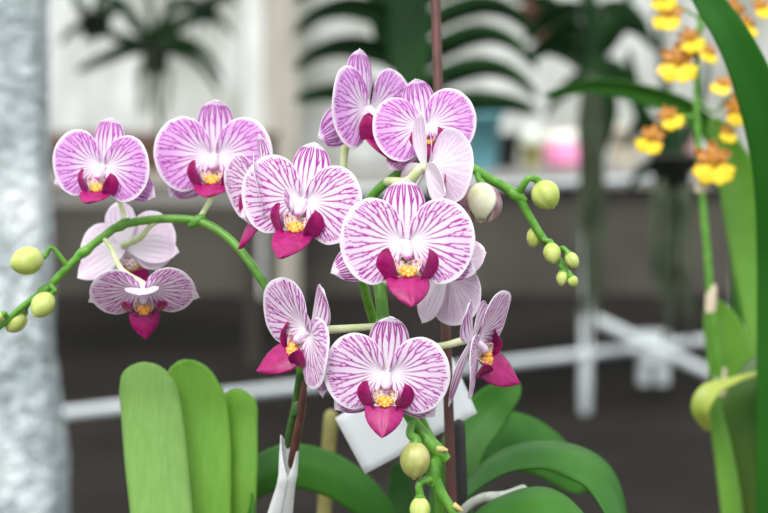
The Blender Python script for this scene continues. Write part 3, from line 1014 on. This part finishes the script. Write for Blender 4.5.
# pillar wrapped in clear plastic
m, nt, b = new_mat('bubble_wrap')
h = noise(nt, 8, 5, .75, (1.6, 1.6, .8)); h2 = noise(nt, 60, 3, .6)
c = ramp(nt, h, [(.36, (.22, .27, .28)), (.50, (.46, .53, .55)), (.62, (.82, .88, .90))])
nt.links.new(c, b.inputs['Base Color'])
b.inputs['Roughness'].default_value = .22
b.inputs['Specular IOR Level'].default_value = .8
bump(nt, b, ramp(nt, h2, [(.3, (0, 0, 0)), (.7, (1, 1, 1))]), .8, .02)
M_WRAP = m
PD = 2.2
pr = P(38, 100, PD).x; pl_ = P(-90, 100, PD).x; pyy = P(0, 100, PD).y
pil = empty('wrapped_column', ((pl_ + pr) / 2, pyy + .05, 0), 'column wrapped in shiny clear plastic film', 'column')
mb = MB()
rows = []
cx, cy = (pl_ + pr) / 2, pyy + .05
W = (pr - pl_) / 2
WY = .05
rnd = random.Random(3)
for i in range(90):
    z = .02 + 2.6 * i / 89
    row = []
    for j in range(48):
        a = 2 * PI * j / 48
        ca, sa = math.cos(a), math.sin(a)
        e = .32
        xx = W * math.copysign(abs(ca) ** e, ca); yy = WY * math.copysign(abs(sa) ** e, sa)
        k = 1 + .012 * math.sin(i * 1.7 + j * .9) + .012 * math.sin(i * .6 - j * 1.3) + .03 * math.exp(-((i - 61) / 1.2) ** 2) + .02 * math.exp(-((i - 48) / 1.0) ** 2)
        row.append((cx + xx * k, cy + yy * k, z))
    rows.append(row)
mb.grid(rows, 0, closed=True)
mb.build('wrapping', M_WRAP, pil)
zf = P(60, 462, PD).z
mb = MB()
rows = []
for (z, k) in ((zf + .12, 1.03), (zf + .05, 1.10), (zf, 1.17), (zf - .02, 1.19), (zf - .1, 1.17), (zf - .3, 1.15), (.02, 1.15)):
    rows.append([(cx + W * k * math.copysign(abs(math.cos(2 * PI * j / 48)) ** .3, math.cos(2 * PI * j / 48)) * (1 + .01 * math.sin(j * 2.2)),
                  cy + WY * k * math.copysign(abs(math.sin(2 * PI * j / 48)) ** .3, math.sin(2 * PI * j / 48)), z) for j in range(48)])
mb.grid(rows, 0, closed=True)
mb.build('bottom_cover', M_WRAP, pil)

# ------------------------------------------------------------------ white pipe bench in the middle distance
HB, HL = 0.80, 0.20
def at_h(px, py, h):
    """point at height h on the sight line through (px, py)"""
    r = cam_rot @ Vector(((px - 384) / FPX, -(py - 256.5) / FPX, -1))
    t = (h - CAM_LOC.z) / r.z
    return CAM_LOC + r * t


M_PIPE = noise_mat('white_pipe', (.50, .55, .56), (.62, .66, .67), 6, .45)
M_TOP = noise_mat('grey_bench_top', (.17, .165, .15), (.25, .24, .22), 8, .8)
A0 = at_h(-60, 428, HL); A1 = at_h(725, 338, HL)
dirb = (A1 - A0).normalized(); perp = Vector((-dirb.y, dirb.x, 0))
bench = empty('pipe_bench', (A0 + A1) / 2, 'long bench of white pipes behind the orchids', 'bench')
bench.location.z = 0
def along(px):
    """point of the lower rail under pixel column px"""
    r = cam_rot @ Vector(((px - 384) / FPX, 0, -1))
    # solve CAM + t r on the vertical plane of the rail
    n = perp
    t = (A0 - CAM_LOC).dot(n) / r.dot(n)
    return CAM_LOC + r * t
A1 = A1 + dirb * .9
pz = .016
def pipe(name, a, b_, r=pz):
    mb = MB(); mb.tube([a, a.lerp(b_, .5), b_], [r, r, r], 14, 0, 2)
    return mb.build(name, M_PIPE, bench)
pipe('lower_rail', A0, A1)
q = along(587); q2 = along(740); q0 = along(-40)
tr = along(330)
pipe('top_rail', Vector((tr.x, tr.y, HB - .03)), Vector((A1.x, A1.y, HB - .03)), .014)
for p in (q, q2):
    pipe('leg', Vector((p.x, p.y, HB - .04)), Vector((p.x, p.y, 0.01)), .021)
B0 = Vector((q.x, q.y, .33)); B1 = at_h(722, 379, .12)
pipe('brace', B0, B1, .018)
# clamp hanging at the crossing of rail and brace
cl = along(655); cl.z = HL
mb = MB()
mb.box((-.05, -.03, -.05), (.05, .03, .05), M=Matrix.Translation(cl)); mb.box((-.05, -.02, -.13), (-.012, .02, -.04), M=Matrix.Translation(cl)); mb.box((.012, -.02, -.13), (.05, .02, -.04), M=Matrix.Translation(cl))
mb.build('clamp', M_PIPE, bench, smooth=False)
# top deck behind the rail
mb = MB()
s0 = along(330); s1 = A1
mb.add([Vector((s0.x, s0.y, HB - .012)), Vector((s1.x, s1.y, HB - .012)), Vector((s1.x, s1.y, HB - .012)) + perp * 1.1, Vector((s0.x, s0.y, HB - .012)) + perp * 1.1,
        Vector((s0.x, s0.y, HB)), Vector((s1.x, s1.y, HB)), Vector((s1.x, s1.y, HB)) + perp * 1.1, Vector((s0.x, s0.y, HB)) + perp * 1.1],
       [(3, 2, 1, 0), (4, 5, 6, 7), (0, 1, 5, 4), (1, 2, 6, 5), (2, 3, 7, 6), (3, 0, 4, 7)])
mb.build('deck', M_TOP, bench, smooth=False)

def on_deck(px, back):
    r = cam_rot @ Vector(((px - 384) / FPX, 0, -1))
    t = (A0 + perp * back - CAM_LOC).dot(perp) / r.dot(perp)
    p = CAM_LOC + r * t
    p.z = HB
    return p

# teal pot, dark pot, jars and a pink tub on that deck
def simple_pot(name, px, back, r, h, c1, c2, label, cat):
    p = on_deck(px, back)
    e = empty(name, p, label, cat)
    pot(e, p, r, h, noise_mat(name + '_' + cat, c1, c2, 8, .45), 'vessel')
    return e, p
e, p = simple_pot('flower_pot', 481, .35, .07, .20, (.07, .22, .25), (.12, .32, .36), 'teal pot on the white pipe bench', 'pot')
mb = MB(); mb.lathe(p + Vector((0, 0, .195)), (0, 0, 1), [(0, .05), (.02, .062), (.05, .05), (.06, .01)], 20); mb.build('liner', M_LEAF_VANDA, e)
e, p = simple_pot('flower_pot', 506, .45, .045, .12, (.012, .012, .013), (.02, .02, .022), 'small black pot beside the teal pot', 'pot')
e, p = simple_pot('jar', 531, .4, .042, .085, (.34, .31, .09), (.45, .42, .18), 'olive-yellow jar beside the pink tub', 'jar')
mb = MB(); mb.lathe(p + Vector((0, 0, .086)), (0, 0, 1), [(0, .034), (.01, .036), (.05, .036), (.052, .01)], 24)
mb.build('lid', noise_mat('pale_lid', (.62, .68, .60), (.72, .76, .70), 8, .5), e)
p = on_deck(565, .4)
tub = empty('tub', p, 'pink tub on the white pipe bench', 'tub')
mb = MB(); mb.lathe(p, (0, 0, 1), [(0, .001), (0, .070), (.015, .076), (.085, .078), (.085, .001)], 32)
mb.build('body', noise_mat('pink_plastic', (.80, .22, .45), (.86, .30, .52), 8, .4), tub)
mb = MB(); mb.lathe(p + Vector((0, 0, .085)), (0, 0, 1), [(0, .079), (.004, .081), (.03, .08), (.042, .05), (.045, .001)], 32)
mb.build('lid', noise_mat('cream_lid', (.78, .72, .66), (.84, .80, .72), 8, .4), tub)
e, p = simple_pot('jar', 594, .35, .028, .09, (.70, .62, .40), (.78, .70, .50), 'slim cream jar beside the pink tub', 'jar')
mb = MB(); mb.lathe(p + Vector((0, 0, .09)), (0, 0, 1), [(0, .022), (.02, .022), (.022, .004)], 20); mb.build('lid', M_CARD, e)
e, p = simple_pot('flower_pot', 622, .4, .055, .14, (.55, .50, .38), (.66, .60, .46), 'pale cream pot near the dangling roots', 'pot')
mb = MB(); mb.lathe(p + Vector((0, 0, .12)), (0, 0, 1), [(0, .05), (.01, .04), (.012, .001)], 20); mb.build('soil', M_BARK, e)
e, p = simple_pot('flower_pot', 684, .35, .045, .17, (.62, .30, .32), (.72, .38, .40), 'dusty pink pot behind the yellow flowers', 'pot')
mb = MB(); mb.lathe(p + Vector((0, 0, .15)), (0, 0, 1), [(0, .04), (.01, .03), (.012, .001)], 20); mb.build('soil', M_BARK, e)

# wooden bench at the left
M_DARKLEG = noise_mat('dark_leg', (.035, .03, .025), (.06, .05, .04), 5, .8)
M_WOOD = noise_mat('red_brown_wood', (.055, .024, .014), (.11, .05, .028), 5, .7, stretch=(1, 8, 8))
xl, xr = P(-60, 150, 6.2).x, P(262, 150, 6.2).x
yb = P(150, 150, 6.2).y
zt, zb = P(150, 138, 6.2).z, P(150, 172, 6.2).z
wb = empty('wooden_bench', ((xl + xr) / 2, yb, 0), 'red-brown wooden bench behind the arching spray', 'bench')
mb = MB(); mb.box((xl, yb, zb), (xr, yb + .04, zt)); mb.build('front_board', M_WOOD, wb, smooth=False)
mb = MB(); mb.box((xl, yb + .04, zt - .03), (xr, yb + 1.1, zt)); mb.build('bench_top', M_WOOD, wb, smooth=False)
mb = MB(); mb.box((xl, yb + .02, P(0, 206, 6.2).z), (xr, yb + .07, P(0, 193, 6.2).z)); mb.build('shelf_edge', M_TOP, wb, smooth=False)
mb = MB(); mb.box((xl, yb + .07, P(0, 206, 6.2).z), (xr, yb + 1.1, P(0, 200, 6.2).z)); mb.build('shelf', M_STEM_DARK, wb, smooth=False)
for x in (xl + .03, xr - .07):
    for y in (yb + .05, yb + 1.04):
        mb = MB(); mb.box((x, y, 0), (x + .05, y + .05, zt - .03)); mb.build('leg', M_DARKLEG, wb, smooth=False)

# ------------------------------------------------------------------ hanging plants
M_WIRE = noise_mat('hanging_wire', (.12, .12, .11), (.2, .2, .19), 20, .5, metal=.6)
RAIL_Z = 2.35


def hanging(name, px, py, d, label, leaves, roots, basket=None, seed=0, wleaf=.035, cat='hanging plant', stem=.0, mat=None, rootr=.004):
    """leaves: list of (base dy px, [(dx, dy) px offsets], width m); roots: (count, spread px, length px)"""
    rnd = random.Random(seed)
    c = P(px, py, d)
    e = empty(name, c, label, cat, None)
    k = d / FPX
    if stem:
        mb = MB(); mb.tube([P(px, py + 6, d), P(px + 1, py - stem / 2, d), P(px, py - stem, d)], [.02, .018, .010], 10); mb.build('stem', M_LEAF_VANDA, e)
    for (by, offs, w) in leaves:
        z = rnd.uniform(-.35, .35)
        pts = [P(px, py + by, d)] + [P(px + dx, py + by + dy, d + z * (abs(dx) * k)) for dx, dy in offs]
        n = len(pts)
        ww = [w * (.8 if i == 0 else 1) * (1 - (i / (n - 1)) ** 3 * .93) for i in range(n)]
        blade('leaf', mat or M_LEAF_VANDA, e, pts, ww, D(rnd.uniform(-.2, .2), rnd.uniform(.8, 1.2), .6), .2, .003, 4, 7)
    n, sp, ln = roots
    for i in range(n):
        x0 = px + rnd.uniform(-sp, sp); L = ln * rnd.uniform(.5, 1)
        y0 = py + rnd.uniform(0, 12); dz = rnd.uniform(-sp, sp) * k
        mb = MB()
        pts = [P(px + (x0 - px) * .3, y0, d + dz * .3)]
        for q in range(1, 6):
            pts.append(P(x0 + rnd.uniform(-4, 4) * q / 5, y0 + L * q / 5, d + dz))
        mb.tube(pts, [rootr * x for x in (1.25, 1.1, 1, 1, .9, .5)], 6, 0, 3)
        mb.build('root', M_ROOT_DARK, e)
    if basket:
        bx_, by_, r, h, mt = basket
        pc = P(px + bx_, py + by_, d); pc = pc - Vector((0, 0, h / 2))
        mb = MB(); mb.lathe(pc, (0, 0, 1), [(0, .001), (0, r * .8), (h * .85, r), (h * .85, r * 1.06), (h, r * 1.06), (h, r * .9), (h * .7, .001)], 20); mb.build('basket', mt, e)
    for s in (-1, 1):
        mb = MB(); t = Vector((c.x, c.y, RAIL_Z)); mb.tube([Vector((c.x + s * .03, c.y, c.z)), Vector((c.x + s * .02, c.y, c.z + .25)), t], [.0018] * 3, 6, 0, 2); mb.build('wire', M_WIRE, e)
    return e


M_BASK = noise_mat('black_basket', (.010, .012, .008), (.03, .035, .02), 30, .8, .5, .005)
M_TERRA = noise_mat('terracotta_pot', (.20, .085, .055), (.27, .12, .08), 10, .8)
hanging('hanging_orchid', 155, 50, 4.2, 'small dark hanging orchid above the gap between the two left flowers',
        [(-4, [(-25, 2), (-55, 14), (-78, 26)], 0.041), (-6, [(-20, -22), (-34, -40), (-50, -52)], 0.041), (-4, [(25, -4), (50, 8), (68, 36)], 0.041),
         (-6, [(12, -25), (16, -50), (12, -75)], 0.047), (-6, [(-3, -30), (-8, -55), (-20, -80)], 0.047), (-2, [(30, 6), (52, 26), (66, 48)], 0.027), (-4, [(22, -20), (44, -30), (62, -28)], 0.041), (-3, [(-30, -8), (-52, -14), (-70, -8)], 0.030)],
        (9, 22, 80), (0, 10, .035, .07, M_BASK), 1)
hanging('hanging_orchid', 96, 20, 4.5, 'dark hanging orchid nearest the wrapped column',
        [(0, [(-14, -12), (-22, -26), (-26, -44)], 0.041), (0, [(14, -10), (26, -16), (36, -10)], 0.041), (0, [(4, -20), (10, -40), (12, -60)], 0.041), (2, [(-16, 4), (-28, 12), (-36, 22)], 0.027)],
        (3, 8, 30), (0, 5, .045, .07, M_BASK), 2)
hanging('hanging_orchid', 204, 8, 4.5, 'dark hanging orchid beside the pale post',
        [(0, [(-16, -6), (-28, -2), (-36, 8)], 0.041), (0, [(14, -10), (24, -12), (32, -4)], 0.041), (0, [(0, -20), (-4, -40), (-6, -60)], 0.041), (2, [(12, 6), (20, 14), (30, 26)], 0.027)],
        (2, 8, 26), (0, 4, .04, .06, M_BASK), 3)
# tall vanda behind the top flowers
lv = []
for (by, R_, up_) in ((2, -1, 26), (-34, -1, 30), (-66, -1, 26), (30, 1, 34), (2, 1, 40), (-30, 1, 36), (-62, 1, 30), (46, 1, 12), (34, -1, 10)):
    lv.append((by, [(R_ * 30, -up_ * .55), (R_ * 66, -up_ * .85), (R_ * 98, -up_ * .6), (R_ * 122, up_ * .05)], .052))
vd = hanging('hanging_orchid', 416, 66, 3.3, 'tall hanging orchid with arching strap leaves behind the top flowers', lv, (10, 26, 120), None, 4, stem=120)
blade('leaf', M_LEAF_VANDA, vd, [P(412, 92, 3.25), P(410, 50, 3.25), P(411, 0, 3.25), P(412, -60, 3.25)], [.06, .085, .08, .05], D(1, 0, .2), .15)
blade('leaf', M_LEAF_VANDA, vd, [P(395, 70, 3.3), P(388, 30, 3.3), P(384, -10, 3.3), P(382, -60, 3.3)], [.04, .07, .07, .03], D(1, 0, -.3), .15)
hanging('hanging_orchid', 590, 66, 3.5, 'dark hanging orchid above the pink tub',
        [(0, [(-22, -18), (-44, -20), (-66, -4)], 0.058), (-10, [(-20, -30), (-38, -50), (-60, -58)], 0.058), (-6, [(20, -25), (36, -50), (42, -80)], 0.065), (8, [(12, 20), (18, 55), (8, 100)], 0.072),
         (0, [(26, 8), (44, 36), (50, 66)], 0.058), (-10, [(0, -30), (-6, -60), (-4, -90)], 0.072), (10, [(-16, 6), (-34, 22), (-44, 40)], 0.043), (-30, [(-24, -6), (-46, 6), (-60, 24)], 0.051), (-34, [(28, -10), (50, -2), (66, 18)], 0.051),
         (-54, [(-26, -2), (-50, 12), (-66, 30)], 0.051), (-50, [(26, -6), (46, 4), (60, 24)], 0.051)],
        (16, 12, 270), None, 5, stem=90, rootr=.006)
tp = P(540, 22, 3.9)
e = empty('hanging_pot', tp, 'hanging terracotta pot at the top, beyond the dark orchid', 'pot')
pot(e, tp - Vector((0, 0, .045)), .045, .085, M_TERRA, 'vessel')
for i, (dx, dy) in enumerate(((-30, -14), (-18, -30), (6, -36), (24, -24), (34, -6), (-34, 6))):
    blade('leaf', M_LEAF_VANDA, e, [P(540, 10, 3.9), P(540 + dx * .5, 10 + dy * .8, 3.9), P(540 + dx, 10 + dy, 3.9)], [.02, .025, .003], D(.1, .5, 1), .2, .002, 4, 7)
mb = MB(); mb.tube([tp + Vector((0, 0, .03)), tp + Vector((0, 0, .3)), Vector((tp.x, tp.y, RAIL_Z))], [.002] * 3, 6, 0, 2); mb.build('wire', M_WIRE, e)
hanging('hanging_orchid', 672, 168, 3.3, 'dark hanging orchid with long dangling roots behind the yellow flowers',
        [(-10, [(-22, -30), (-36, -70), (-44, -110)], .05), (-10, [(0, -50), (-10, -100), (-18, -160)], .06), (-4, [(-20, 2), (-34, 10), (-44, 26)], .035), (-8, [(24, -40), (34, -80), (38, -120)], .05), (-4, [(24, 0), (40, 10), (52, 26)], .035),
         (-30, [(-22, -14), (-36, -10), (-46, 8)], .04)],
        (22, 18, 170), (0, 2, .045, .07, M_BASK), 6, stem=60, rootr=.007)
# overhead pipes that carry them
for i, y in enumerate((3.3, 4.35)):
    mb = MB(); mb.tube([(-5, y, RAIL_Z + .02), (0, y, RAIL_Z + .02), (6, y, RAIL_Z + .02)], [.02] * 3, 12)
    struct('trim_%d' % (4 + i), mb, M_PIPE, True)

# ------------------------------------------------------------------ light
w = bpy.data.worlds.new('world')
scene.world = w
w.use_nodes = True
nt = w.node_tree
bg = nt.nodes['Background']
tc = nt.nodes.new('ShaderNodeTexCoord')
sp = nt.nodes.new('ShaderNodeSeparateXYZ')
nt.links.new(tc.outputs['Generated'], sp.inputs[0])
c = ramp(nt, sp.outputs['Z'], [(.0, (.55, .60, .62)), (.25, (.85, .90, .93)), (1.0, (1.0, 1.02, 1.05))])
nt.links.new(c, bg.inputs['Color'])
bg.inputs['Strength'].default_value = 1.0
sd = bpy.data.lights.new('sun', 'SUN')
sd.energy = 2.2
sd.angle = math.radians(35)
sd.color = (1.0, .98, .95)
so = bpy.data.objects.new('sun', sd)
COL.objects.link(so)
so.rotation_euler = (math.radians(38), math.radians(-14), math.radians(0))

vs = scene.view_settings
vs.view_transform = 'Standard'
vs.look = 'None'
vs.gamma = 1
vs.use_curve_mapping = False
vs.exposure = 0.66
cy_ = scene.cycles
cy_.use_denoising = True
cy_.max_bounces = 8
cy_.transparent_max_bounces = 8
